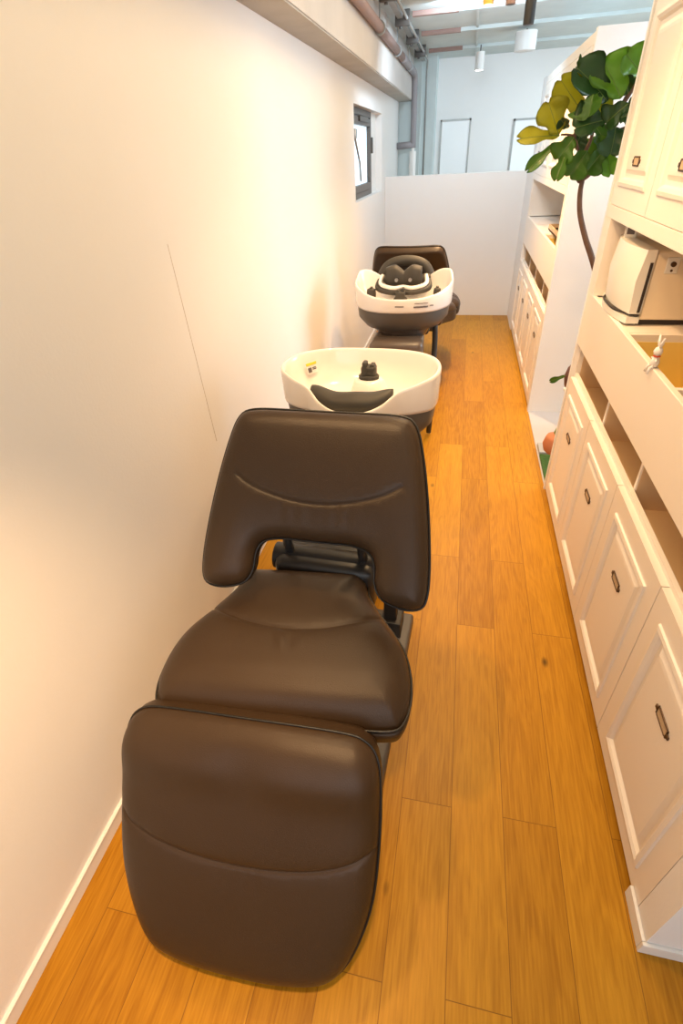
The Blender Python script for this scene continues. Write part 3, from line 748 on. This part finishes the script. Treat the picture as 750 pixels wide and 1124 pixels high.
# small pots in the gap
sm = thing('terracotta_pot', 'round orange terracotta pot beside the turf mat', 'plant pot')
q = at(604, 487, 2.78)
b = bmesh.new(); lathe(b, [(.03, 0), (.05, .02), (.062, .06), (.052, .10), (.045, .115)], c=(q.x+.02, q.y, max(.02, q.z-.06)), n=28); finish('pot', b, TERRA, sm, smooth=True)
b = bmesh.new(); lathe(b, [(.012, 0), (.028, .02), (.02, .05), (.006, .07)], c=(q.x+.035, q.y, max(.02, q.z-.06)+.11), n=12); finish('succulent', b, LEAFS[1], sm, smooth=True)
gm = mbox((X+.012, 2.60, .006), (.76, 2.92, .022), bev=.004); tag(finish('turf_mat', gm, TURF), 'green artificial turf mat on the floor between the cabinets', 'mat')
gs = mbox((X+.012, 2.93, .006), (.76, 3.06, .03), bev=.004); tag(finish('stone_slab', gs, STONE), 'grey stone slab behind the green turf mat', 'slab')
st = thing('plant_stand', 'slim stand holding the dark brown pot in the gap', 'stand')
q = at(624, 412, 2.95)
b = bmesh.new(); zt = q.z-.09
box(b, (q.x+.0, q.y-.05, zt-.015), (q.x+.11, q.y+.05, zt), .004); finish('top', b, TRIM, st)
for sx_ in (.04, .10):
    for sy_ in (-.04, .04):
        b = bmesh.new(); cyl(b, (q.x+sx_, q.y+sy_, .0305 if q.y+sy_ > 2.925 else .022), (q.x+sx_, q.y+sy_, zt-.015), .008, n=10); finish('leg', b, TRIM, st, smooth=True)
bp = thing('brown_pot', 'dark brown round pot with one small leaf, peeping past the near cabinet', 'plant pot')
b = bmesh.new(); lathe(b, [(.035, 0), (.06, .03), (.07, .08), (.06, .13), (.045, .15)], c=(q.x+.05, q.y, zt), n=28); finish('pot', b, POTG, bp, smooth=True)
b0 = Vector((q.x-.045, q.y-.02, zt+.08))
leaf(Vector((q.x-.02, q.y-.03, zt+.10)), at(603, 419, 2.95), .035, LEAFS[1], bp, droop=.1)

# ------------------------------------------------------------------ pipes, rails and lamps
def pl(pts, r, name, m, label, cat, n=12, group=None):
    b = bmesh.new(); tube(b, pts, r, n); o = finish(name, b, m, smooth=True); tag(o, label, cat, group); return o
px_ = L+.16+.03
pp = thing('drain_pipe', 'fat insulated pipe along the concrete beam, turning down at the column', 'pipe')
b = bmesh.new(); tube(b, [(px_, -2.45, 2.29), (px_, 6.0, 2.29)], .03, 14); finish('pipe_run', b, COPPER, pp, smooth=True)
b = bmesh.new(); tube(b, smooth_curve([(px_, 6.0, 2.29), (px_, 7.0, 2.29), (px_, 7.2, 2.28), (px_, 7.26, 2.2), (px_, 7.27, 2.0), (px_, 7.27, 1.66)], 5), .034, 14); tube(b, [(px_+.03, 7.27, 1.665), (L+.002, 7.27, 1.655)], .034, 14); finish('pipe_bend', b, PIPE, pp, smooth=True)
b = bmesh.new(); cyl(b, (px_, 7.27, 1.63), (px_, 7.27, 1.60), .018); cyl(b, (px_, 7.27, 1.60), (px_, 7.27, 1.2), .04); finish('pipe_sleeve', b, CERAM, pp, auto=.6)
for y in (4.6, 5.6, 6.6):
    b = bmesh.new(); cyl(b, (px_, y, 2.29), (px_, y+.02, 2.29), .04); box(b, (px_-.004, y, 2.3), (px_+.004, y+.02, CEIL)); finish('pipe_clamp', b, RAILM, pp, auto=.6)
cr_ = thing('conduit_rail', 'galvanised conduit rail under the ceiling beside the beam', 'rail')
b = bmesh.new(); box(b, (-.62, -2.4, 2.40), (-.58, 7.40, 2.425)); tube(b, [(-.55, -2.4, 2.40), (-.55, 7.3, 2.40), (-.56, 7.38, 2.3), (-.56, 7.38, 1.3)], .01, 8); finish('rail', b, RAILM, cr_, auto=.6)
for y in (4.3, 5.1, 5.9, 6.7):
    b = bmesh.new(); box(b, (-.64, y, 2.36), (-.53, y+.04, 2.45), .004); cyl(b, (-.60, y+.035, 2.35), (-.60, y+.035, 2.44), .012); finish('bracket', b, GREYP, cr_, auto=.6)
for i, (y, lab) in enumerate(((5.2, 'ceiling batten nearest the camera, brown end by the conduit rail'), (6.02, 'middle ceiling batten with a rust coloured end by the conduit rail'), (7.0, 'farthest ceiling batten, just before the back wall'))):
    cb_ = thing('ceiling_batten', lab, 'batten', (0, y, CEIL), 0, 'battens across the concrete ceiling')
    finish('batten', mbox((-.18, 0, -.025), (3.9, .05, 0)), CONC, cb_)
    finish('batten_end', mbox((-.52, 0, -.028), (-.18, .05, 0)), COPPER, cb_)
b = mbox((-.05, 1.0, 2.435), (-.03, 7.75, 2.45)); tag(finish('cable_duct', b, CONC), 'thin cable duct running along the concrete ceiling', 'duct')
def track_spot(name, label, c, r, ln, m, glass, on=None):
    t = thing(name, label, 'lamp', c)
    z = c[2]
    b = bmesh.new(); cyl(b, (0, 0, ln), (0, 0, CEIL-z-.0135), .006, n=8); finish('stem', b, GREYP, t)
    b = bmesh.new(); lathe(b, [(r*.86, .0), (r, .0), (r, ln), (r*.3, ln+.004)], n=24); finish('lamp_body', b, m, t, auto=.6)
    b = bmesh.new(); lathe(b, [(r*.8, -.002), (r*.8, .004)], n=20); finish('lens', b, glass, t)
    return t
c = at(580, 27, 4.62); track_spot('track_spot', 'black cylinder spot lamp hanging under the ceiling, right of the brown one', (c.x, c.y, c.z), .034, .15, BLACKP, BRONZE)
c = at(560.5, 5, 4.62); track_spot('track_spot', 'brown bronze spot lamp at the top edge of the photo', (c.x, c.y, c.z), .032, .10, COPPER, BRONZE)
c = at(536, 5, 4.62); track_spot('track_spot', 'gold lit spot lamp at the top edge, leftmost of the spots', (c.x, c.y, c.z), .034, .10, GOLD, LAMPW)
b = mbox((-.1, 4.595, 2.437), (.9, 4.645, 2.45)); tag(finish('lamp_track', b, BLACKP), 'ceiling track carrying the small spot lamps', 'lamp track')
c = at(526, 77, 6.95); track_spot('ceiling_downlight', 'slim white cylinder downlight near the back wall', (c.x, c.y, c.z), .045, .14, TRIM, LAMPON)
c = at(576, 56, 6.3); track_spot('ceiling_downlight', 'wide white cylinder downlight to the right of the slim one', (c.x, c.y, c.z), .092, .13, TRIM, TRIM)
